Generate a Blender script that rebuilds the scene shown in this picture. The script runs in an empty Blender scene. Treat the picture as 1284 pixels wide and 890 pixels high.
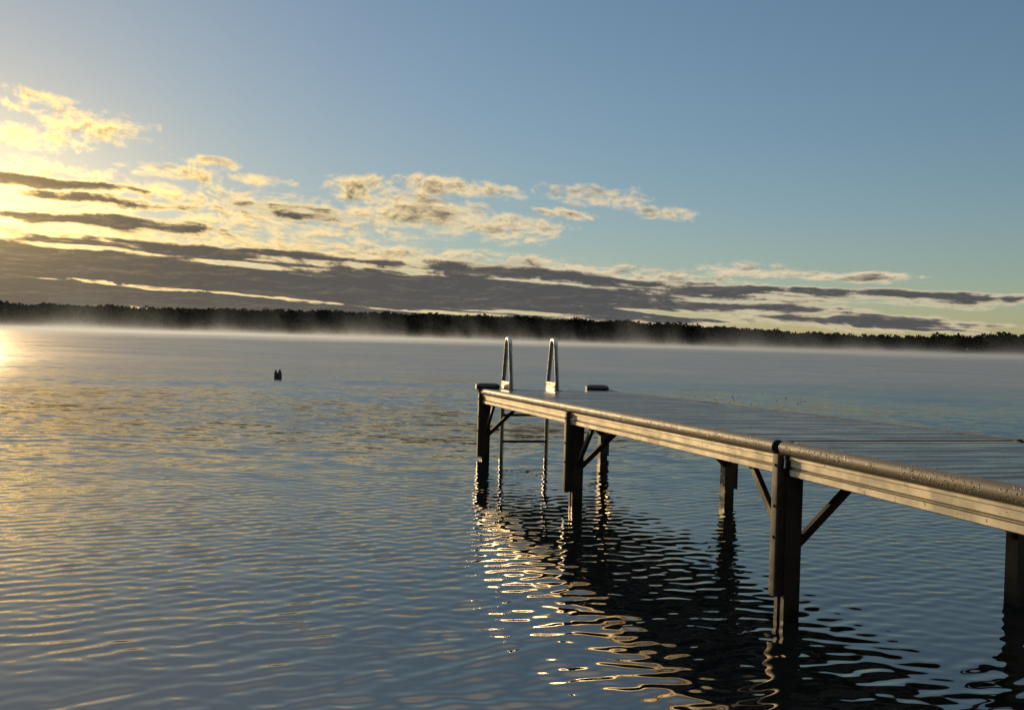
import bpy, bmesh, math, random
import numpy as np
from mathutils import Vector, Matrix
random.seed(7); rng = np.random.default_rng(7)
scene = bpy.context.scene
COL = scene.collection
R = math.radians

# ------------------------------------------------------------------ helpers
def tag(o, label=None, cat=None, kind=None, group=None):
    if label: o['label'] = label
    if cat: o['category'] = cat
    if kind: o['kind'] = kind
    if group: o['group'] = group
    return o

def link(name, me, mat, parent=None, smooth=False):
    o = bpy.data.objects.new(name, me); COL.objects.link(o)
    if mat: me.materials.append(mat)
    if parent: o.parent = parent
    if smooth:
        me.polygons.foreach_set('use_smooth', [True] * len(me.polygons))
    return o

def obj(name, bm, mat, parent=None, smooth=False, loc=None):
    bmesh.ops.recalc_face_normals(bm, faces=bm.faces[:])
    me = bpy.data.meshes.new(name); 
    if loc is not None:
        bmesh.ops.translate(bm, verts=bm.verts[:], vec=-Vector(loc))
    bm.to_mesh(me); bm.free()
    o = link(name, me, mat, parent, smooth)
    if loc is not None: o.location = loc
    if smooth:
        try: me.set_sharp_from_angle(angle=R(35))
        except Exception: pass
    return o

def empty(name, loc):
    o = bpy.data.objects.new(name, None); COL.objects.link(o); o.location = loc
    o.empty_display_size = .2
    return o

class NT:
    """small expression builder over shader nodes"""
    def __init__(s, tree): s.t = tree; s.n = tree.nodes; s.l = tree.links
    def new(s, typ, **kw):
        n = s.n.new(typ)
        for k, v in kw.items(): setattr(n, k, v)
        return n
    def put(s, sock, v):
        if isinstance(v, bpy.types.NodeSocket): s.l.new(v, sock)
        else: sock.default_value = v
    def m(s, op, *a, clamp=False):
        n = s.new('ShaderNodeMath', operation=op, use_clamp=clamp)
        for i, v in enumerate(a): s.put(n.inputs[i], v)
        return n.outputs[0]
    def add(s, a, b): return s.m('ADD', a, b)
    def sub(s, a, b): return s.m('SUBTRACT', a, b)
    def mul(s, a, b): return s.m('MULTIPLY', a, b)
    def ma(s, a, b, c): return s.m('MULTIPLY_ADD', a, b, c)
    def mr(s, v, f0, f1, t0=0., t1=1., smooth=True):
        n = s.new('ShaderNodeMapRange', interpolation_type='SMOOTHSTEP' if smooth else 'LINEAR')
        n.clamp = True
        s.put(n.inputs['Value'], v)
        for k, x in zip(('From Min', 'From Max', 'To Min', 'To Max'), (f0, f1, t0, t1)): s.put(n.inputs[k], x)
        return n.outputs[0]
    def xyz(s, x, y, z):
        n = s.new('ShaderNodeCombineXYZ')
        for i, v in enumerate((x, y, z)): s.put(n.inputs[i], v)
        return n.outputs[0]
    def sep(s, v):
        n = s.new('ShaderNodeSeparateXYZ'); s.put(n.inputs[0], v); return n.outputs
    def noise(s, vec, scale=1., detail=4., rough=.55, dist=0., out='Fac'):
        n = s.new('ShaderNodeTexNoise')
        s.put(n.inputs['Vector'], vec); s.put(n.inputs['Scale'], scale)
        s.put(n.inputs['Detail'], detail); s.put(n.inputs['Roughness'], rough); s.put(n.inputs['Distortion'], dist)
        return n.outputs[out]
    def mix(s, f, a, b):
        n = s.new('ShaderNodeMix', data_type='RGBA')
        s.put(n.inputs[0], f)
        for sock, v in ((n.inputs[6], a), (n.inputs[7], b)):
            s.put(sock, v if isinstance(v, bpy.types.NodeSocket) else (*v[:3], 1.))
        return n.outputs[2]
    def vmath(s, op, *a):
        n = s.new('ShaderNodeVectorMath', operation=op)
        for i, v in enumerate(a):
            if op == 'SCALE' and i == 1: s.put(n.inputs['Scale'], v)
            else: s.put(n.inputs[i], v)
        return n.outputs['Value' if op in ('LENGTH', 'DOT_PRODUCT') else 'Vector']
    def bump(s, h, strength=.3, dist=.01):
        n = s.new('ShaderNodeBump')
        s.put(n.inputs['Height'], h); s.put(n.inputs['Strength'], strength); s.put(n.inputs['Distance'], dist)
        return n.outputs[0]

def material(name, base=(.5, .5, .5), rough=.5, metal=0., spec=.5):
    m = bpy.data.materials.new(name); m.use_nodes = True
    t = NT(m.node_tree)
    p = m.node_tree.nodes['Principled BSDF']
    p.inputs['Base Color'].default_value = (*base, 1)
    p.inputs['Roughness'].default_value = rough
    p.inputs['Metallic'].default_value = metal
    p.inputs['Specular IOR Level'].default_value = spec
    return m, t, p

# ------------------------------------------------------------------ camera
CAM_H = 1.13
F_PX, PITCH, ROLL = 1166.8, .865, 1.65
cam_d = bpy.data.cameras.new('camera'); cam = bpy.data.objects.new('camera', cam_d); COL.objects.link(cam)
cam_d.sensor_width = 36.; cam_d.lens = 36. * F_PX / 1284.
cam_d.clip_start = .05; cam_d.clip_end = 20000.
pi_, ro_ = R(PITCH), R(ROLL)
fwd = Vector((0, math.cos(pi_), -math.sin(pi_)))
up0 = Vector((0, math.sin(pi_), math.cos(pi_))); rt0 = Vector((1, 0, 0))
rt = math.cos(ro_) * rt0 + math.sin(ro_) * up0
up = -math.sin(ro_) * rt0 + math.cos(ro_) * up0
M = Matrix((rt, up, -fwd)).transposed().to_4x4(); M.translation = (0, 0, CAM_H)
cam.matrix_world = M
scene.camera = cam

# ------------------------------------------------------------------ light and sky
SUN_AZ, SUN_EL = -32.6, 8.5          # degrees; azimuth from +Y towards +X
sd = Vector((math.sin(R(SUN_AZ)) * math.cos(R(SUN_EL)), math.cos(R(SUN_AZ)) * math.cos(R(SUN_EL)), math.sin(R(SUN_EL))))
sl = bpy.data.lights.new('sun', 'SUN'); sl.energy = 5.0; sl.angle = R(.8); sl.color = (1., .72, .37)
so = bpy.data.objects.new('sun', sl); COL.objects.link(so)
so.rotation_euler = sd.to_track_quat('Z', 'Y').to_euler(); so.location = sd * 50

world = bpy.data.worlds.new('World'); scene.world = world; world.use_nodes = True
world.cycles.sampling_method = 'MANUAL'; world.cycles.sample_map_resolution = 512
wt = NT(world.node_tree); wt.n.clear()
STR = .1
def build_sky():
    t = wt
    out = t.new('ShaderNodeOutputWorld'); bg = t.new('ShaderNodeBackground')
    t.l.new(bg.outputs[0], out.inputs[0]); bg.inputs[1].default_value = STR
    sky = t.new('ShaderNodeTexSky', sky_type='NISHITA')
    sky.sun_disc = False; sky.sun_elevation = R(SUN_EL); sky.sun_rotation = R(SUN_AZ)
    sky.altitude = 200; sky.air_density = 1.0; sky.dust_density = .35; sky.ozone_density = 2.2
    d = t.new('ShaderNodeTexCoord').outputs['Generated']
    x, y, z = t.sep(d)
    az = t.mul(t.m('ARCTAN2', x, y), 180 / math.pi)
    el = t.mul(t.m('ARCSINE', z), 180 / math.pi)
    # sheets of cloud lie flatter and tighter towards the horizon, and lean a little
    elt = t.ma(az, .040, el)
    ev = t.mul(t.m('LOGARITHM', t.m('MAXIMUM', t.add(elt, 2.6), .3), math.e), 8.)
    wv = t.noise(t.xyz(t.mul(az, .11), t.mul(ev, .30), 3.1), 1., 4., .55, out='Color')
    wx, wy, _ = t.sep(wv); wx = t.sub(wx, .5); wy = t.sub(wy, .5)
    azw = t.ma(wx, 5.0, az); evw = t.ma(wy, 1.0, ev); elm = t.ma(wy, 1.1, el)
    pu, pv = t.mul(azw, .36), t.mul(evw, 1.0)
    n1 = t.noise(t.xyz(pu, pv, 0.), 1.25, 10., .62)
    n1b = t.noise(t.xyz(t.add(pu, -.05), t.add(pv, .16), 0.), 1.25, 10., .62)
    n3 = t.noise(t.xyz(t.mul(azw, 1.0), t.mul(evw, 2.1), 9.), 1.3, 8., .62)           # small flecks
    n2 = t.noise(t.xyz(t.mul(azw, .07), t.mul(evw, 1.15), 7.7), 1., 6., .52)          # long slits of the low bank
    # masses of cloud: azimuth, elevation, half-width, half-height, thickness; all lean down to the right
    q0 = t.xyz(azw, t.ma(azw, LEAN, elm), 0.)
    def masses(lst, soft):
        T = None
        for (a, e, ra, re, w) in lst:
            n = t.new('ShaderNodeVectorMath', operation='MULTIPLY_ADD')
            t.put(n.inputs[0], q0); n.inputs[1].default_value = (1 / ra, 1 / re, 0); n.inputs[2].default_value = (-a / ra, -(e + LEAN * a) / re, 0)
            r2 = t.vmath('DOT_PRODUCT', n.outputs[0], n.outputs[0])
            q = t.ma(r2, -w, w)
            T = q if T is None else t.m('SMOOTH_MAX', T, q, soft)
        return t.m('MAXIMUM', T, -1.6)
    T = t.add(masses(CLOUDS, .10), t.add(t.mul(t.sub(n1, .5), 2.3), t.mul(t.sub(n3, .5), 1.45)))
    B = t.add(masses(BANK, .2), t.add(t.mul(t.sub(n1, .5), 1.9), t.mul(t.sub(n2, .5), 3.2)))
    B = t.add(B, t.mul(t.sub(n3, .5), .55))
    sl_ = t.mul(t.m('MAXIMUM', masses(SLITS, .05), 0.), t.mr(n1, .36, .56))
    B = t.sub(B, sl_)
    relief = t.mul(t.sub(n1, n1b), 4.0)
    coverT = t.mr(T, -.12, .72); coverB = t.mr(B, -.28, .42)
    darkT = t.m('SUBTRACT', t.mr(T, .25, 1.2, 0., .85), relief, clamp=True)
    darkB = t.m('SUBTRACT', t.mr(B, .0, .55), t.mul(relief, .10), clamp=True)
    cover = t.m('MAXIMUM', coverT, coverB)
    dark = t.ma(t.sub(darkB, darkT), coverB, darkT)
    # how near the sun: lit rims are gold there, cream further off
    near = t.vmath('DOT_PRODUCT', d, tuple(sd))
    g = t.mr(near, .68, .98, smooth=False)
    g2 = t.m('POWER', g, 2.8)
    k = 1 / STR
    lit = t.mix(g2, (.74 * k, .62 * k, .43 * k), (1.22 * k, .88 * k, .37 * k))
    drk = t.mix(g2, (.088 * k, .088 * k, .091 * k), (.118 * k, .104 * k, .088 * k))
    cc = t.mix(dark, lit, drk)
    # the glow round the sun is strong; roll it off as the thick morning air does
    sk = sky.outputs[0]
    bw = t.new('ShaderNodeRGBToBW'); t.l.new(sk, bw.inputs[0])
    f = t.m('DIVIDE', SKY_GAIN, t.ma(bw.outputs[0], STR * SKY_ROLL, 1.))
    base = t.vmath('MULTIPLY', t.vmath('SCALE', sk, f), SKY_TINT)
    # streaked pale grey high cloud added out of view, to brighten the water's reflections
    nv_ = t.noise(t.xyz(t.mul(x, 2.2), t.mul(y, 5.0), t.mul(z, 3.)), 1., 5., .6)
    fill_veil = t.mul(t.mr(el, 20., 34.), t.mr(nv_, .30, .62, .35, .95))
    base = t.mix(fill_veil, base, (.50 * k, .505 * k, .51 * k))
    # broad gold aureole where the sun burns through the thin cloud just left of the view
    au = t.mul(t.add(az, 35.), 1 / 9.5); ae = t.mul(t.sub(el, 7.), 1 / 4.2)
    aur = t.m('EXPONENT', t.mul(t.add(t.mul(au, au), t.mul(ae, ae)), -1.))
    base = t.vmath('ADD', base, t.vmath('SCALE', (1.5 * k, 1.05 * k, .40 * k), t.mul(aur, .50)))
    cc = t.vmath('ADD', cc, t.vmath('SCALE', (3.4 * k, 2.15 * k, .62 * k), t.mul(aur, t.ma(dark, -.87, 1.))))
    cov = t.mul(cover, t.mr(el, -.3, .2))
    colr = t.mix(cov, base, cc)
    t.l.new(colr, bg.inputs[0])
LEAN = .045
SKY_GAIN, SKY_ROLL, SKY_TINT = 1.40, 1.25, (1.0, .98, .955)
def PX(x, y, w, h, th):
    """a cloud mass given by its bearing: photo pixels turned into degrees of azimuth / elevation"""
    a = math.degrees(math.atan((x - 642) / F_PX)); e = math.degrees(math.atan((409 + .0288 * x - y) / F_PX))
    return (a, e, math.degrees(w / F_PX), math.degrees(h / F_PX), th)
BANK = [PX(*c) for c in [
    (-160, 352, 480, 52, 1.5), (170, 350, 320, 46, 1.35), (420, 362, 340, 40, 1.15), (640, 364, 280, 36, 1.05),
    (850, 372, 200, 23, .66), (1010, 376, 160, 8, .30), (1120, 377, 80, 4, .10), (1040, 402, 170, 8, .34), (0, 398, 700, 34, 1.3), (500, 402, 460, 24, 1.1),
    (120, 290, 170, 11, .52), (50, 246, 110, 6, .40), (160, 266, 100, 7, .42), (330, 268, 70, 6, .2),
]]
SLITS = [PX(*c) for c in [(200, 366, 190, 3.6, 1.3), (380, 378, 180, 3.4, 1.3), (520, 388, 120, 3, .9), (270, 336, 90, 5, .8), (440, 354, 140, 5, .8), (840, 392, 80, 4, 1.0), (110, 322, 90, 6, .8), (640, 391, 80, 3.5, .9), (700, 356, 110, 4, .6), (600, 372, 120, 3, .6)]]
CLOUDS = [PX(*c) for c in [
    # broken gold layer above the bank
    (20, 268, 170, 40, .30), (130, 292, 270, 26, .46), (330, 276, 140, 32, .44), (440, 290, 100, 18, .40), (60, 238, 130, 14, .32),
    (230, 262, 130, 22, .28), (400, 316, 360, 16, .55), (620, 338, 150, 16, .48),
    # puffs
    (455, 243, 62, 23, .60), (560, 236, 95, 13, .58), (530, 268, 100, 25, .72), (620, 285, 80, 22, .55), (690, 268, 46, 7, .5),
    (738, 246, 68, 15, .66), (828, 269, 48, 10, .52), (270, 218, 34, 8, .5), (215, 231, 56, 10, .5), (40, 152, 50, 9, .5),
    (40, 200, 72, 14, .50), (110, 190, 68, 18, .36), (80, 172, 80, 12, .30), (940, 341, 62, 11, .6), (1065, 352, 72, 7, .6), (820, 347, 100, 10, .6),
    (690, 335, 70, 12, .5), (320, 232, 34, 8, .45), (880, 352, 90, 9, .5),
]]
build_sky()

# ------------------------------------------------------------------ water: one sheet, real ripples near, unresolved facets far
def wave_set():
    W = []
    for i in range(130):
        lam = .05 * (1.3 / .05) ** (rng.random() ** 1.2)
        # slope energy peaks near 0.13 m ripples, a weak swell under them
        s = math.exp(-(math.log(lam / .105) / .46) ** 2) * .0130 + .0015 * math.exp(-(math.log(lam / .6) / .6) ** 2)
        th = (rng.normal(R(4), R(20)) if rng.random() < .72 else rng.normal(R(-38), R(14))) if lam < .4 else rng.normal(R(-10), R(40))
        k = 2 * math.pi / lam
        W.append((k * math.sin(th), k * math.cos(th), s / k, lam, rng.random() * 2 * math.pi))
    return W
def build_water():
    WV = wave_set()
    r = [.5]
    while r[-1] < 110:
        x = r[-1]
        r.append(x + max(.010, .52 * x * x / (F_PX * CAM_H)) if x < 60 else x * 1.06)
    while r[-1] < 9000: r.append(r[-1] * 1.18)
    r = np.array(r)
    th = np.concatenate([np.linspace(-math.pi, -.72, 40, endpoint=False), np.linspace(-.72, .72, 900, endpoint=False), np.linspace(.72, math.pi, 41)[:-1]])
    nr, nt = len(r), len(th)
    dr = np.gradient(r)
    RR, TT = np.meshgrid(r, th, indexing='ij')
    X = RR * np.sin(TT); Y = RR * np.cos(TT)
    dth = np.gradient(th); DX = np.maximum(dr[:, None] * np.ones(nt), (r[:, None] * dth[None, :]))
    Z = np.zeros_like(X)
    # gusts: patches of livelier and calmer water
    gust = 1 + .22 * np.sin(X * .9 + 1.3 * np.sin(Y * .35) + .4) * np.sin(Y * .55 + .7 * np.sin(X * .5)) \
        + .20 * np.sin(X * .37 - Y * .21 + 1.9 * np.sin(Y * .17 + .8)) + .14 * np.sin(X * 2.1 + Y * 1.3 + 1.5 * np.sin(X * .8))
    for kx, ky, a, lam, ph in WV:
        att = np.clip((lam / DX - 2.0) / 1.6, 0, 1)
        Z += a * att * np.sin(kx * X + ky * Y + ph)
    Z *= gust
    V = np.stack([X, Y, Z], -1).reshape(-1, 3)
    V = np.vstack([V, [[0, 0, 0]]])
    i = np.arange(nr - 1)[:, None] * nt; j = np.arange(nt)[None, :]; j2 = (j + 1) % nt
    Q = np.stack([i + j, i + nt + j, i + nt + j2, i + j2], -1).reshape(-1, 4)
    c = nr * nt
    T3 = np.stack([np.full(nt, c), np.arange(nt), (np.arange(nt) + 1) % nt], -1)
    me = bpy.data.meshes.new('lake_water')
    me.vertices.add(len(V)); me.vertices.foreach_set('co', V.astype(np.float32).ravel())
    nl = Q.size + T3.size
    me.loops.add(nl); me.loops.foreach_set('vertex_index', np.concatenate([Q.ravel(), T3.ravel()]).astype(np.int32))
    starts = np.concatenate([np.arange(len(Q)) * 4, Q.size + np.arange(len(T3)) * 3])
    me.polygons.add(len(starts)); me.polygons.foreach_set('loop_start', starts.astype(np.int32))
    me.update(calc_edges=True); me.validate()
    m, t, p = material('lake water', (.004, .007, .009), .02)
    p.inputs['IOR'].default_value = 2.6; p.inputs['Specular Tint'].default_value = (1., .915, .81, 1)
    pos = t.new('ShaderNodeNewGeometry'); P = pos.outputs['Position']; N = pos.outputs['Normal']
    x, y, z = t.sep(P)
    d = t.vmath('LENGTH', P)
    far = t.mr(d, 5., 12.)
    # ripple facets too small for the mesh: slopes, not heights, so they keep their steepness far off
    q = t.xyz(t.mul(x, 1.0), t.mul(y, 2.4), 0.)
    c1 = t.noise(q, 2.6, 3., .7, out='Color'); c2 = t.noise(t.xyz(t.mul(x, .16), t.mul(y, .20), 4.), 1., 3., .6, out='Color')
    sx, sy, _ = t.sep(c1); bx, by, _ = t.sep(c2)
    patch = t.mr(t.noise(t.xyz(t.mul(x, .012), t.mul(y, .03), 1.), 1., 3., .55), .35, .65, .75, 1.2)
    kx = t.mul(t.mul(far, patch), .50); ky = t.mul(t.mul(far, patch), .62)
    ox = t.add(t.mul(t.sub(sx, .5), kx), t.mul(t.sub(bx, .5), t.mul(far, .06)))
    oy = t.add(t.mul(t.sub(sy, .5), ky), t.mul(t.sub(by, .66), t.mul(far, .36)))   # wave fronts run towards the dock, steeper on that side
    nn = t.vmath('NORMALIZE', t.vmath('ADD', N, t.xyz(ox, oy, 0.)))
    t.l.new(nn, p.inputs['Normal'])
    t.put(p.inputs['Roughness'], t.mr(d, 6., 40., .02, .33))
    t.put(p.inputs['IOR'], t.mr(d, 3., 22., 3.4, 7.0))
    o = link('lake_water', me, m, smooth=True); tag(o, kind='structure')
build_water()

# ------------------------------------------------------------------ far shore
def ridge_h(azd):   # height of the wooded skyline in degrees above the water, by bearing
    pts = [(-75, 1.2), (-29, 1.22), (-20, 1.32), (-11, 1.46), (0, 1.47), (8, 1.36), (14, 1.12), (18, .90), (21, .82), (24, .90), (29, 1.10), (75, 1.3)]
    return np.interp(azd, [p[0] for p in pts], [p[1] for p in pts])
SHORE = 880.
def build_shore():
    TREE = 13.
    bm = bmesh.new()
    azs = np.linspace(-78, 78, 157); rs = [SHORE - 6, SHORE, SHORE + 30, SHORE + 80, SHORE + 150, SHORE + 260, SHORE + 500]
    def ground(a, r):
        top = math.tan(R(float(ridge_h(a)))) * (SHORE + 150) - TREE + CAM_H
        f = min(1, max(0, (r - SHORE) / 150.)); f = f * f * (3 - 2 * f)
        return -.6 + (.9 if r >= SHORE else 0) + max(top, 1.) * f + .8 * math.sin(a * 2.1) * f
    V = [[bm.verts.new((r * math.sin(R(a)), r * math.cos(R(a)), ground(a, r) if r < SHORE + 400 else -5)) for a in azs] for r in rs]
    for i in range(len(rs) - 1):
        for j in range(len(azs) - 1):
            bm.faces.new((V[i][j], V[i][j + 1], V[i + 1][j + 1], V[i + 1][j]))
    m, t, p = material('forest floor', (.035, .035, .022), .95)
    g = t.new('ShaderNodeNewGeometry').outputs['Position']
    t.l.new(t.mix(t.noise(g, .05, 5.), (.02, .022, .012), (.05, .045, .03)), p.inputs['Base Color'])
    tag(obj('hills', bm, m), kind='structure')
    # the wood: each crown a cloud of leaf clumps round a tapered trunk
    vs, fs = [], []; nv = 0
    def quads(C, S, up):
        nonlocal nv
        n = len(C)
        d1 = rng.normal(size=(n, 3)); d1 /= np.linalg.norm(d1, axis=1)[:, None]
        d2 = rng.normal(size=(n, 3)); d2 -= (d2 * d1).sum(1)[:, None] * d1; d2 /= np.linalg.norm(d2, axis=1)[:, None]
        a = d1 * S[:, None]; b = d2 * S[:, None] * up
        vs.append(np.stack([C - a - b * .6, C + a * .7 - b, C + a + b * .7, C - a * .5 + b], 1).reshape(-1, 3))
        fs.append(nv + np.arange(n * 4).reshape(-1, 4)); nv += n * 4
    for row in range(11):
        r0 = SHORE + [3, 12, 24, 38, 54, 72, 92, 112, 130, 146, 158][row]
        step = 4.2 if row > 7 else 6.0
        n = int(r0 * R(110) / step)
        for i in range(n):
            a = -55 + 110 * (i + rng.random() * .9) / n; r = r0 + rng.normal() * 4
            gz = ground(a, r); hgt = max(6, rng.normal(TREE + (.3 if row > 7 else 0), .8)) * (.75 if row == 0 else 1)
            if a > 17 and row > 7: hgt *= rng.choice([.85, 1., 1.12])
            con = rng.random() < .02
            wid = hgt * (.20 if con else rng.uniform(.30, .42))
            nq = 70 if row > 7 else 34
            x0, y0 = r * math.sin(R(a)), r * math.cos(R(a))
            if con:
                u = rng.random(nq) ** .7; zz = gz + hgt * (.15 + .87 * u); rad = wid * (1.05 - u) * np.sqrt(rng.random(nq))
                S = hgt * .085 * (1.25 - .8 * u)
            else:
                w = rng.normal(size=(nq, 3)); w /= np.linalg.norm(w, axis=1)[:, None]; w *= (rng.random(nq) ** .4)[:, None]
                zz = gz + hgt * (.60 + .40 * w[:, 2]); rad = wid * np.hypot(w[:, 0], w[:, 1]); S = hgt * rng.uniform(.06, .11, nq) * (1 if row > 7 else 1.35)
            ph = rng.random(nq) * 2 * math.pi
            quads(np.stack([x0 + rad * np.cos(ph), y0 + rad * np.sin(ph), zz], 1), S, .8)
            tw = hgt * .018
            vs.append(np.array([[x0 - tw, y0, gz - .5], [x0 + tw, y0, gz - .5], [x0 + tw * .4, y0, gz + hgt * .7], [x0 - tw * .4, y0, gz + hgt * .7]]))
            fs.append(nv + np.arange(4).reshape(1, 4)); nv += 4
    # the home shore behind the viewpoint: the wood that shades the near water's edge
    for i in range(150):
        a = rng.uniform(105, 255); r = rng.uniform(26, 46); hgt = rng.uniform(10, 17); nq = 240
        w = rng.normal(size=(nq, 3)); w /= np.linalg.norm(w, axis=1)[:, None]; w *= (rng.random(nq) ** .4)[:, None]
        x0, y0 = r * math.sin(R(a)), r * math.cos(R(a))
        quads(np.stack([x0 + w[:, 0] * hgt * .3, y0 + w[:, 1] * hgt * .3, .8 + hgt * (.52 + .46 * w[:, 2])], 1), rng.uniform(.35, .75, nq), .8)
        tw = hgt * .018
        vs.append(np.array([[x0 - tw, y0, .2], [x0 + tw, y0, .2], [x0 + tw * .4, y0, hgt * .7], [x0 - tw * .4, y0, hgt * .7]]))
        fs.append(nv + np.arange(4).reshape(1, 4)); nv += 4
    me = bpy.data.meshes.new('forest')
    V = np.vstack(vs); F = np.vstack(fs)
    me.vertices.add(len(V)); me.vertices.foreach_set('co', V.astype(np.float32).ravel())
    me.loops.add(F.size); me.loops.foreach_set('vertex_index', F.astype(np.int32).ravel())
    me.polygons.add(len(F)); me.polygons.foreach_set('loop_start', (np.arange(len(F)) * 4).astype(np.int32))
    me.update(calc_edges=True)
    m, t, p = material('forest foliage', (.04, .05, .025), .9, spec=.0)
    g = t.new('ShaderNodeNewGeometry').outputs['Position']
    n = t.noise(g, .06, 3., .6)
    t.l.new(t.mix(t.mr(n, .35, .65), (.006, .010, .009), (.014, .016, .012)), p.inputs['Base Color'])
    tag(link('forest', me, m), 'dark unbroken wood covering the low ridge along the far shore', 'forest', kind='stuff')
build_shore()
def build_home_shore():
    bm = bmesh.new(); azs = np.linspace(95, 265, 60); rs = [15, 18, 22, 40, 120]
    V = [[bm.verts.new((r * math.sin(R(a)), r * math.cos(R(a)), (-.5, .1, .5, 1.2, 3.)[i] + .06 * math.sin(a * 1.7 + i))) for a in azs] for i, r in enumerate(rs)]
    for i in range(4):
        for j in range(59): bm.faces.new((V[i][j], V[i][j + 1], V[i + 1][j + 1], V[i + 1][j]))
    m, t, p = material('shore grass', (.04, .045, .02), .95)
    g = t.new('ShaderNodeNewGeometry').outputs['Position']
    t.l.new(t.mix(t.noise(g, 1.2, 6.), (.03, .04, .015), (.07, .06, .035)), p.inputs['Base Color'])
    tag(obj('shore', bm, m), kind='structure')
build_home_shore()

# ------------------------------------------------------------------ steam rising off the lake before the far shore
def build_mist():
    bm = bmesh.new(); bmesh.ops.create_cube(bm, size=1.)
    x0, x1, y0, y1, z0, z1 = -900, 900, 55, SHORE + 45, .12, 30.
    for v in bm.verts:
        v.co = Vector((x0 if v.co.x < 0 else x1, y0 if v.co.y < 0 else y1, z0 if v.co.z < 0 else z1))
    m = bpy.data.materials.new('steam mist'); m.use_nodes = True; t = NT(m.node_tree); t.n.clear()
    out = t.new('ShaderNodeOutputMaterial'); pv = t.new('ShaderNodeVolumePrincipled')
    t.l.new(pv.outputs[0], out.inputs['Volume'])
    P = t.new('ShaderNodeTexCoord').outputs['Object']; x, y, z = t.sep(P)
    wisp = t.noise(t.xyz(t.ma(z, .010, t.mul(x, .042)), t.mul(y, .014), t.mul(z, .018)), 1., 4., .6)
    patch = t.noise(t.xyz(t.mul(x, .006), t.mul(y, .006), 2.), 1., 2., .5)
    d = t.vmath('LENGTH', t.xyz(x, y, 0.))
    # a dense sheet lying on the water well out from the dock, and thin wisps that climb out of it
    low = t.mr(t.noise(t.xyz(t.mul(x, .02), t.mul(y, .02), t.mul(z, .2)), 1., 3.), .3, .7, .5, 1.4)
    dd = t.ma(t.sub(patch, .5), 320., d)
    sheet = t.mul(t.mul(t.m('EXPONENT', t.mul(z, t.mr(wisp, .40, .66, -2.2, -.7))), low), t.mul(t.mr(dd, 85., 240.), .019))
    hs = t.mr(wisp, .50, .74, .8, 10.)
    rise = t.mul(t.m('EXPONENT', t.m('DIVIDE', t.mul(z, -1.), hs)), t.mul(t.mr(d, 150., 420.), .0025))
    sheet = t.mul(sheet, t.mr(t.noise(t.xyz(t.mul(x, .009), t.mul(y, .006), 6.), 1., 4., .6), .36, .62, .25, 1.25))
    t.l.new(t.add(sheet, rise), pv.inputs['Density'])
    pv.inputs['Color'].default_value = (.36, .41, .50, 1); pv.inputs['Anisotropy'].default_value = .45
    o = obj('mist', bm, m); tag(o, 'pale steam mist drifting low over the far side of the lake', 'mist', kind='stuff')
    try: m.cycles.volume_step_rate = MIST_RATE
    except Exception as e: print('step', e)
MIST_RATE = .25
build_mist()

# ------------------------------------------------------------------ dock
YAW, AX, AY, AZ = 16.09, -.2612, 8.776, .676
S1, S2, W, L = math.tan(R(.79)), math.tan(R(.36)), 1.265, 5.04
GAP = .10; L2 = 5.2                               # the near section runs on past the frame
va = Vector((math.sin(R(YAW)), -math.cos(R(YAW)))); vc = Vector((math.cos(R(YAW)), math.sin(R(YAW))))
def topz(s): return AZ + S1 * min(s, L) + S2 * max(0, s - L)
ROOT = Vector((AX, AY, 0))
def D(a, s, dz=0., z=None):
    """dock coordinates (across, along from the far end, height above / below the rail top) to a point relative to the dock's base"""
    q = va * s + vc * a
    return Vector((q.x, q.y, topz(s) + dz if z is None else z))
dock = empty('dock', ROOT)
tag(dock, 'long narrow metal dock with dark decking running out over the lake on dark legs', 'dock')

def hexa(bm, c8):
    v = [bm.verts.new(c) for c in c8]
    for f in ((0, 3, 2, 1), (4, 5, 6, 7), (0, 1, 5, 4), (1, 2, 6, 5), (2, 3, 7, 6), (3, 0, 4, 7)):
        bm.faces.new([v[i] for i in f])
def dbox(bm, a0, a1, s0, s1, d0, d1, absz=False):
    k = (lambda a, s, d: D(a, s, z=d)) if absz else D
    hexa(bm, [k(a0, s0, d0), k(a1, s0, d0), k(a1, s1, d0), k(a0, s1, d0), k(a0, s0, d1), k(a1, s0, d1), k(a1, s1, d1), k(a0, s1, d1)])
def bevel(bm, w=.003, seg=2):
    bmesh.ops.bevel(bm, geom=[e for e in bm.edges], offset=w, segments=seg, affect='EDGES', clamp_overlap=True)
def profile(bm, prof, s0, s1, n=1, cap=True):
    """extrude a closed (a, dz) outline along the dock"""
    rings = []
    for i in range(n + 1):
        s = s0 + (s1 - s0) * i / n
        rings.append([bm.verts.new(D(a, s, d)) for a, d in prof])
    m = len(prof)
    for i in range(n):
        for j in range(m):
            bm.faces.new((rings[i][j], rings[i][(j + 1) % m], rings[i + 1][(j + 1) % m], rings[i + 1][j]))
    if cap:
        bm.faces.new(rings[0]); bm.faces.new(rings[-1])
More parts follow.
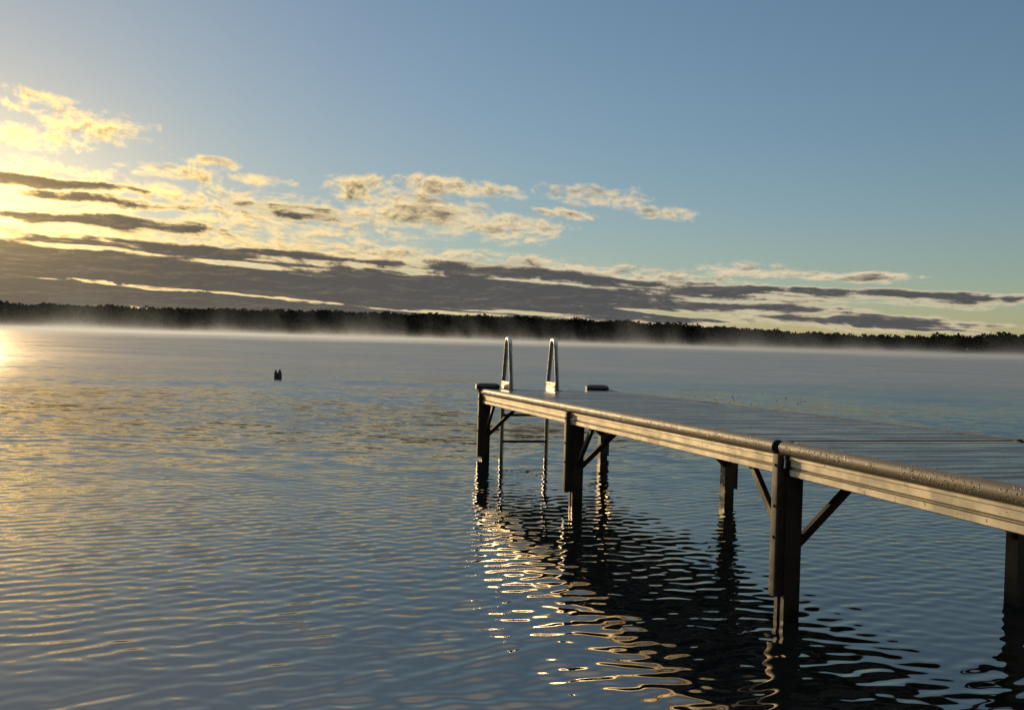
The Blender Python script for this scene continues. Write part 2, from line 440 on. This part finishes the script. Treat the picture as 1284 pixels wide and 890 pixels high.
def tube(bm, pts, r, seg=12, cap=True):
    pts = [Vector(p) for p in pts]; rings = []
    ref = Vector((0, 0, 1))
    n = len(pts); prevu = None
    for i, p in enumerate(pts):
        d = (pts[min(i + 1, n - 1)] - pts[max(i - 1, 0)]).normalized()
        if prevu is None:
            u = d.cross(ref if abs(d.z) < .9 else Vector((1, 0, 0))).normalized()
        else:
            u = (prevu - d * prevu.dot(d)).normalized()
        prevu = u; v = d.cross(u)
        rings.append([bm.verts.new(p + (u * math.cos(k * 2 * math.pi / seg) + v * math.sin(k * 2 * math.pi / seg)) * r) for k in range(seg)])
    for i in range(n - 1):
        for k in range(seg):
            bm.faces.new((rings[i][k], rings[i][(k + 1) % seg], rings[i + 1][(k + 1) % seg], rings[i + 1][k]))
    if cap: bm.faces.new(rings[0]); bm.faces.new(rings[-1])
def bar(bm, p, q, w, h, upv=Vector((0, 0, 1))):
    """rectangular bar from p to q; w along the sideways axis, h along the other"""
    p, q = Vector(p), Vector(q); d = (q - p).normalized(); u = d.cross(upv).normalized(); v = u.cross(d)
    c = []
    for e in (p, q):
        c += [e - u * w / 2 - v * h / 2, e + u * w / 2 - v * h / 2, e + u * w / 2 + v * h / 2, e - u * w / 2 + v * h / 2]
    hexa(bm, c)
def bolt(bm, c, n, r=.008, h=.008):
    tube(bm, [Vector(c), Vector(c) + Vector(n).normalized() * h], r, 6)

# --- dock materials
def metal(name, c0, c1, rough, met, drops=False, stain=False, dent=.35):
    m, t, p = material(name, c0, rough, met)
    P = t.new('ShaderNodeNewGeometry').outputs['Position']
    # streaks run along the extrusion
    a = t.vmath('DOT_PRODUCT', P, (vc.x, vc.y, 0)); s = t.vmath('DOT_PRODUCT', P, (va.x, va.y, 0)); z = t.sep(P)[2]
    q = t.xyz(t.mul(a, 30.), t.mul(s, 1.2), t.mul(z, 40.))
    n = t.noise(q, 1., 6., .65); n2 = t.noise(P, 9., 5., .6)
    sp = t.noise(P, 70., 2., .5)
    f = t.m('ADD', t.mul(t.mr(n, .3, .7), .6), t.mul(t.mr(n2, .35, .7), .4), clamp=True)
    col = t.mix(f, c0, c1)
    col = t.mix(t.mr(sp, .66, .74), col, tuple((.8 if drops else .4) * x for x in c0))
    if stain:      # scum line left where the water laps
        zz = t.ma(t.sub(n2, .5), .05, z)
        col = t.mix(t.mr(zz, .035, .065, .85, 0.), col, (.008, .010, .006))
    t.l.new(col, p.inputs['Base Color'])
    t.put(p.inputs['Roughness'], t.mr(n2, .3, .7, rough * .8, rough * 1.25))
    h = t.mul(n, .4)
    if drops:
        vr = t.new('ShaderNodeTexVoronoi', feature='F1'); t.put(vr.inputs['Vector'], P); vr.inputs['Scale'].default_value = 135.
        vr.inputs['Randomness'].default_value = 1.
        rad = t.mr(t.sep(vr.outputs['Color'])[0], .15, 1., .10, .60, smooth=False)
        dr = t.m('SUBTRACT', 1., t.m('DIVIDE', vr.outputs['Distance'], t.m('MAXIMUM', rad, .001)), clamp=True)
        dr = t.m('POWER', dr, .5)
        wet = t.mr(t.noise(P, 9., 3., .5), .36, .56)
        dr = t.mul(dr, wet)
        h = t.add(h, t.mul(dr, 3.))
        t.put(p.inputs['Roughness'], t.mr(dr, .0, .3, rough, .08))
    t.l.new(t.bump(h, .6 if drops else dent, .0025), p.inputs['Normal'])
    return m
M_RAIL = metal('weathered bronze tube', (.085, .070, .054), (.135, .112, .085), .58, .0, drops=True)
M_BEAM = metal('weathered aluminium', (.56, .49, .37), (.70, .62, .47), .38, .38, dent=.08)
M_LEG = metal('dark anodised metal', (.042, .034, .026), (.070, .056, .042), .45, .45)
M_POST = metal('dull leg tube', (.028, .023, .018), (.055, .044, .033), .5, .15, stain=True)
M_STEEL = metal('stainless steel', (.40, .385, .36), (.50, .48, .45), .26, 1.0)
M_RUB, t_, p_ = material('black rubber', (.012, .012, .013), .42)
P_ = t_.new('ShaderNodeNewGeometry').outputs['Position']
t_.l.new(t_.bump(t_.noise(P_, 60., 4.), .3, .003), p_.inputs['Normal'])
def deck_mat():
    m, t, p = material('wet dark composite decking', (.03, .034, .042), .35, spec=.6)
    P = t.new('ShaderNodeNewGeometry').outputs['Position']
    a = t.vmath('DOT_PRODUCT', P, (vc.x, vc.y, 0)); s = t.vmath('DOT_PRODUCT', P, (va.x, va.y, 0))
    # grain along the boards (across the dock)
    g = t.noise(t.xyz(t.mul(a, 3.2), t.mul(s, 85.), 0.), 1., 5., .6)
    g2 = t.noise(t.xyz(t.mul(a, 1.4), t.mul(s, 22.), 5.), 1., 4., .6)
    wet = t.mr(t.noise(t.xyz(t.mul(a, 2.2), t.mul(s, 6.), 2.), 1., 4., .6), .42, .62)
    vr = t.new('ShaderNodeTexVoronoi', feature='F1'); t.put(vr.inputs['Vector'], t.xyz(a, t.mul(s, 1.), 0.)); vr.inputs['Scale'].default_value = 95.
    dr = t.m('SUBTRACT', .45, vr.outputs['Distance'], clamp=True)
    wn = t.new('ShaderNodeTexWhiteNoise', noise_dimensions='1D'); t.put(wn.inputs['W'], t.m('FLOOR', t.m('DIVIDE', t.sub(s, float(va.dot(ROOT.xy))), .1005)))
    tone = t.ma(wn.outputs['Value'], .5, .75)
    t.l.new(t.vmath('SCALE', t.mix(t.mr(g2, .3, .7), (.022, .025, .031), (.040, .044, .053)), tone), p.inputs['Base Color'])
    t.put(p.inputs['Roughness'], t.m('MULTIPLY', t.mr(g2, .35, .65, .20, .50), t.mr(wet, 0., 1., 1., .5)))
    h = t.add(t.add(t.mul(g, 1.), t.mul(g2, .8)), t.mul(dr, .5))
    t.l.new(t.bump(h, .55, .003), p.inputs['Normal'])
    return m
M_DECK = deck_mat()

# --- decks, rails, beams for the two sections
RT = .030                                        # tube radius
def section(s0, s1, joints):
    # decking: boards across the dock with a groove between each
    bm = bmesh.new(); pitch = .1016
    segs = [s0] + joints + [s1]
    for k in range(len(segs) - 1):
        u0, u1 = segs[k] + (.006 if k else 0), segs[k + 1] - .006
        n = max(1, round((u1 - u0) / pitch)); pt = (u1 - u0) / n
        for i in range(n):
            b0, b1 = u0 + i * pt + .0022, u0 + (i + 1) * pt - .0022
            dz = random.gauss(0, .0006); h = .005
            pr = [(b0, -.032), (b0, -.006 - h * .5), (b0 + .003, -.005), (b1 - .003, -.005), (b1, -.006 - h * .5), (b1, -.032)]
            va_ = [bm.verts.new(D(RT * .92, s, d + dz)) for s, d in pr]; vb = [bm.verts.new(D(W - RT * .92, s, d + dz)) for s, d in pr]
            for j in range(6):
                bm.faces.new((va_[j], va_[(j + 1) % 6], vb[(j + 1) % 6], vb[j]))
            bm.faces.new(va_); bm.faces.new(vb)
    obj('deck', bm, M_DECK, dock)
    for side in (0, 1):
        ac = 0. if side == 0 else W; sg = 1 if side == 0 else -1
        bm = bmesh.new()
        prof = [(ac + RT * math.cos(k * 2 * math.pi / 28), -RT + RT * math.sin(k * 2 * math.pi / 28)) for k in range(28)]
        profile(bm, prof, s0 - (.0 if s0 == 0 else .045), s1, 6)
        tb = obj('edge_tube', bm, M_RAIL, dock, True)
        for se in ((s0 - .0 if s0 == 0 else s0 - .045), s1):
            bm = bmesh.new(); e = .006
            pc = [(ac + RT * .93 * math.cos(k * 2 * math.pi / 20), -RT + RT * .93 * math.sin(k * 2 * math.pi / 20)) for k in range(20)]
            if se == s1: profile(bm, pc, se + .001, se + e)
            else: profile(bm, pc, se - e, se - .001)
            obj('end_cap', bm, M_RUB, tb)
        # side beam: lipped channel with a groove, under the tube
        f = lambda x: ac + sg * x
        prof = [(-.004, -.058), (-.013, -.062), (-.013, -.072), (-.006, -.075), (-.006, -.101), (.006, -.1025), (.006, -.107), (-.0055, -.1085),
                (-.0055, -.110), (.004, -.111), (.004, -.113), (-.009, -.115), (-.009, -.138), (-.004, -.142), (.028, -.142), (.028, -.058)]
        bm = bmesh.new(); profile(bm, [(f(x), d) for x, d in prof], s0 + (.012 if s0 == 0 else .012), s1 - .012, 4)
        obj('side_beam', bm, M_BEAM, dock)
    # joists and end beams
    n = int((s1 - s0) / .85)
    for i in range(n + 1):
        s = s0 + .03 + (s1 - s0 - .06) * i / n
        bm = bmesh.new(); dbox(bm, .031, W - .031, s - .02, s + .02, -.125, -.034); obj('joist', bm, M_LEG, dock)
    return
section(0., L, [2.36])
section(L + GAP, L + GAP + L2, [L + GAP + 2.6])
# connector strip bridging the two sections
bm = bmesh.new(); dbox(bm, .05, W - .05, L + .034, L + .066, -.030, -.007); bevel(bm, .004); obj('joint_strip', bm, M_BEAM, dock)

def leg(side, s, brace_dir, zs, topd):
    """one supporting leg: square post, outer holder sleeve, one brace across and one along the dock"""
    ac = 0. if side == 0 else W; sg = 1 if side == 0 else -1
    f = lambda x: ac + sg * x
    bm = bmesh.new()
    po = .012 if topd == 1 else -.002              # outer face of the post: inside the beam, or flush in the gap between sections
    zt = topz(s) - (.1445 if topd == 1 else .085)
    hd = .036; h0, h1 = s - hd, s + hd
    oa = f(po); ia = f(po + .074); gx = oa + sg * .007
    prof = [(oa, h0), (oa, s - .012), (gx, s - .009), (gx, s + .009), (oa, s + .012), (oa, h1), (ia, h1), (ia, h0)]
    lo = [bm.verts.new(D(a, ss, z=-1.6)) for a, ss in prof]; hi = [bm.verts.new(D(a, ss, z=zt)) for a, ss in prof]
    for j in range(8): bm.faces.new((lo[j], lo[(j + 1) % 8], hi[(j + 1) % 8], hi[j]))
    bm.faces.new(lo); bm.faces.new(hi)
    base = D(f(.05), s, z=0)
    lg = obj('leg', bm, M_POST, dock, loc=base)
    # rounded holder sleeve outside the beam
    bm = bmesh.new(); oo = -.041 if side == 0 else -.026; ii = -.0145 if topd == 1 else -.004; sh = .027; cr_ = .010
    pr = [(f(ii), s - sh)]
    for k in range(5): th = math.pi / 2 * k / 4; pr.append((f(oo + cr_ - cr_ * math.sin(th)), s - sh + cr_ - cr_ * math.cos(th)))
    for k in range(5): th = math.pi / 2 * k / 4; pr.append((f(oo + cr_ - cr_ * math.cos(th)), s + sh - cr_ + cr_ * math.sin(th)))
    pr.append((f(ii), s + sh))
    zt2 = topz(s) - .055
    lo = [bm.verts.new(D(a, ss, z=zs)) for a, ss in pr]; hi = [bm.verts.new(D(a, ss, z=zt2)) for a, ss in pr]
    m = len(pr)
    for j in range(m): bm.faces.new((lo[j], lo[(j + 1) % m], hi[(j + 1) % m], hi[j]))
    bm.faces.new(lo); bm.faces.new(hi)
    if topd == 1:   # plate that ties the sleeve to the post below the beam
        dbox(bm, *sorted((f(ii + .001), f(po - .001))), s - .024, s + .024, zs + .004, topz(s) - .146, True)
    for dz_ in (.10, .27, .40): bolt(bm, D(f(oo), s, z=topz(s) - dz_), (D(f(oo), 0) - D(f(0), 0)), .007, .006)
    slv = obj('sleeve', bm, M_LEG, lg, True, loc=None); slv.matrix_parent_inverse = Matrix.Translation(-base)
    zb = topz(s) - .44
    for kind in ('cross', 'along'):
        bm = bmesh.new()
        if kind == 'cross':
            p0 = D(f(po + .060), s + .012, z=zb); p1 = D(f(po + .40), s + .012, z=topz(s) - .120)
            bar(bm, p0, p1, .030, .034, Vector((va.x, va.y, 0)).cross(Vector((vc.x, vc.y, 0))))
        else:
            p0 = D(f(po + .034), s + brace_dir * .03, z=zb + .02); p1 = D(f(po + .034), s + brace_dir * .31, z=topz(s + brace_dir * .31) - .128)
            bar(bm, p0, p1, .026, .034)
        bevel(bm, .003)
        b = obj('brace', bm, M_LEG, lg); b.matrix_parent_inverse = Matrix.Translation(-base)
    return lg
PAIRS = [(-.015, 1, .03, 0), (2.46, 1, .10, 1), (L + .05, -1, .10, 0), (L + GAP + 3.9, -1, .1, 1)]
for s, bd, zs, tp in PAIRS:
    for side in (0, 1): leg(side, s, bd, zs, tp)
    bm = bmesh.new(); dbox(bm, .11, W - .11, s - .022, s + .022, -.165, -.127); obj('cross_beam', bm, M_LEG, dock)

# hardware at the joint and at the leg holders
bm = bmesh.new()
tube(bm, [D(-.010, L + .078, -.058), D(-.018, L + .086, -.066), D(-.016, L + .088, -.082), D(-.020, L + .092, -.110)], .006, 8)
obj('hook_pin', bm, M_STEEL, dock, True)
bm = bmesh.new(); dbox(bm, -.004, .03, L + .004, L + .018, -.13, -.06); bevel(bm, .002); bolt(bm, D(-.004, L + .02, -.115), D(-1, 0) - D(0, 0)); obj('joint_bracket', bm, M_LEG, dock)
bm = bmesh.new(); dbox(bm, -.004, .03, L + GAP - .012, L + GAP - .0015 + .01, -.137, -.06); bevel(bm, .002); obj('joint_bracket', bm, M_LEG, dock)
out_n = Vector((-vc.x, -vc.y, 0))
for s in (.045, 2.50):
    bm = bmesh.new(); bolt(bm, D(-.0045, s, -.092), out_n, .011, .012); obj('bolt', bm, M_STEEL, dock)

# corner bumpers at the far end
def corner_bumper(side):
    f = (lambda x: x) if side == 0 else (lambda x: W - x)
    bm = bmesh.new()
    # a fat rounded rubber bar across the corner
    n = 14; rr = .036; x0, x1 = (-.055, .165) if side == 0 else (-.01, .215)
    prof = []
    for k in range(n): prof.append((math.cos(2 * math.pi * k / n), math.sin(2 * math.pi * k / n)))
    rings = []
    for i in range(9):
        u = i / 8; e = 1 - (abs(u - .5) * 2) ** 6 * .35
        a = x0 + (x1 - x0) * u
        rings.append([bm.verts.new(D(f(a), -.045 + .045 * e * c, .013 + rr * e * q * (1 if q > 0 else .8))) for c, q in prof])
    for i in range(8):
        for k in range(n): bm.faces.new((rings[i][k], rings[i][(k + 1) % n], rings[i + 1][(k + 1) % n], rings[i + 1][k]))
    bm.faces.new(rings[0]); bm.faces.new(rings[-1])
    # lug that tapers down to the end of the beam
    hexa(bm, [D(f(-.012), -.05, -.12), D(f(.03), -.05, -.12), D(f(.03), -.008, -.12), D(f(-.012), -.008, -.12),
              D(f(-.05), -.07, .0), D(f(.05), -.07, .0), D(f(.05), -.008, .0), D(f(-.05), -.008, .0)])
    return obj('corner_bumper', bm, M_RUB, dock, True)
for side in (0, 1):
    cb = corner_bumper(side)
    bm = bmesh.new(); a = -.054 if side == 0 else W + .01
    o_ = out_n if side == 0 else -out_n
    tube(bm, [D(a, -.045, .013), D(a, -.045, .013) + o_ * .008], .024, 10); obj('cap', bm, M_BEAM, cb)

# ------------------------------------------------------------------ swim ladder on the far end
lad_root = ROOT + D(.43, -.06, z=0)
ladder = empty('swim_ladder', lad_root)
tag(ladder, 'metal swim ladder with two tall narrow hoops on the far end of the dock', 'ladder')
def LP(a, s, z): return ROOT + D(a, s, z=z) - lad_root
zt = topz(0)
for a in (.215, .665):
    zb_ = zt - .003; apex = zt + .475; pts = []
    sF, sN = -.075, .205            # water-side leg, deck-side leg
    pts.append(LP(a, sF - .01, -.9)); pts.append(LP(a, sF, 0.)); pts.append(LP(a, sF, zt - .15)); pts.append(LP(a, sF, zt + .05))
    c = .065; rr = .062
    for k in range(13):
        th = math.pi * (1 - k / 12)
        pts.append(LP(a, c + .0 + rr * math.cos(th), apex - rr + rr * math.sin(th)))
    pts.append(LP(a, sN, zt + .05)); pts.append(LP(a, sN, zt - .002))
    bm = bmesh.new(); tube(bm, pts, .0205, 14)
    h = obj('handrail', bm, M_STEEL, ladder, True)
    bm = bmesh.new()
    q = [LP(a + da, s, z) for z in (zt + .004, zt + .072) for s, da in ((-.055, -.022), (-.055, -.014), (.20, -.014), (.20, -.022))]
    hexa(bm, q); bevel(bm, .002)
    q = [LP(a + da, s, z) for z in (zt - .003, zt + .005) for s, da in ((-.02, -.04), (-.02, .04), (.23, .04), (.23, -.04))]
    hexa(bm, q)
    for s in (-.02, .03, .15, .185): bolt(bm, LP(a - .022, s, zt + .03 + (.02 if s < .1 else 0)), out_n, .006, .006)
    obj('flange', bm, M_STEEL, h)
for z in (.42, .165, -.11):
    bm = bmesh.new(); bar(bm, LP(.215, -.078, z), LP(.665, -.078, z), .05, .022); bevel(bm, .004); obj('rung', bm, M_LEG, ladder)

# ------------------------------------------------------------------ stub out on the lake, weed tips
def stub():
    loc = Vector((-5.9, 23.5, 0)); bm = bmesh.new()
    def blob(cx, w, h, lean):
        rings = []; n = 12
        for i, (u, k) in enumerate(((-.4, 1.), (0, 1.), (.35, 1.04), (.62, .96), (.76, .66), (.9, .40), (1., .22))):
            z = h * u
            rings.append([bm.verts.new((cx + lean * max(0, u) ** 2 + w * k * math.cos(2 * math.pi * j / n) * (1 + .06 * math.sin(j * 2.3 + i)), w * k * .9 * math.sin(2 * math.pi * j / n), z)) for j in range(n)])
        for i in range(len(rings) - 1):
            for j in range(n): bm.faces.new((rings[i][j], rings[i][(j + 1) % n], rings[i + 1][(j + 1) % n], rings[i + 1][j]))
        bm.faces.new(rings[0]); bm.faces.new(rings[-1])
    blob(-.046, .049, .230, -.010); blob(.047, .051, .250, .0)
    m, t, p = material('waterlogged wood', (.012, .014, .013), .6)
    P = t.new('ShaderNodeTexCoord').outputs['Object']
    n = t.noise(t.vmath('MULTIPLY', P, (30., 30., 4.)), 1., 5.)
    t.l.new(t.mix(n, (.008, .009, .009), (.03, .032, .028)), p.inputs['Base Color']); t.l.new(t.bump(n, .6, .01), p.inputs['Normal'])
    o = obj('mooring_stub', bm, m, smooth=True); o.location = loc
    tag(o, 'short black fork-topped stub standing alone in open water left of the dock', 'post')
stub()
def weeds():
    bm = bmesh.new()
    for i in range(30):
        x = random.choice([random.uniform(4.1, 5.3), random.uniform(5.6, 6.6)]); y = random.gauss(20.5, .9)
        h = random.uniform(.008, .03); lx, ly = random.gauss(0, .02), random.gauss(0, .02)
        tube(bm, [(x, y, -.15), (x + lx * .3, y, .0), (x + lx, y + ly, h)], .008, 5)
    m, t, p = material('water weed', (.03, .035, .015), .6)
    tag(obj('water_weed', bm, m), 'sparse dark weed tips pricking through the water beyond the dock', 'water weed', kind='stuff')
weeds()

# ------------------------------------------------------------------ render settings
vs_ = scene.view_settings
scene.display_settings.display_device = 'sRGB'
vs_.view_transform = 'Standard'; vs_.look = 'None'; vs_.exposure = 0.; vs_.gamma = 1.; vs_.use_curve_mapping = False
cy = scene.cycles
cy.use_denoising = True
try: cy.denoiser = 'OPENIMAGEDENOISE'
except Exception: pass
cy.max_bounces = 8; cy.glossy_bounces = 5; cy.diffuse_bounces = 3; cy.volume_bounces = 1; cy.transmission_bounces = 2
cy.sample_clamp_indirect = 6.; cy.caustics_reflective = False; cy.caustics_refractive = False
cy.volume_max_steps = 512
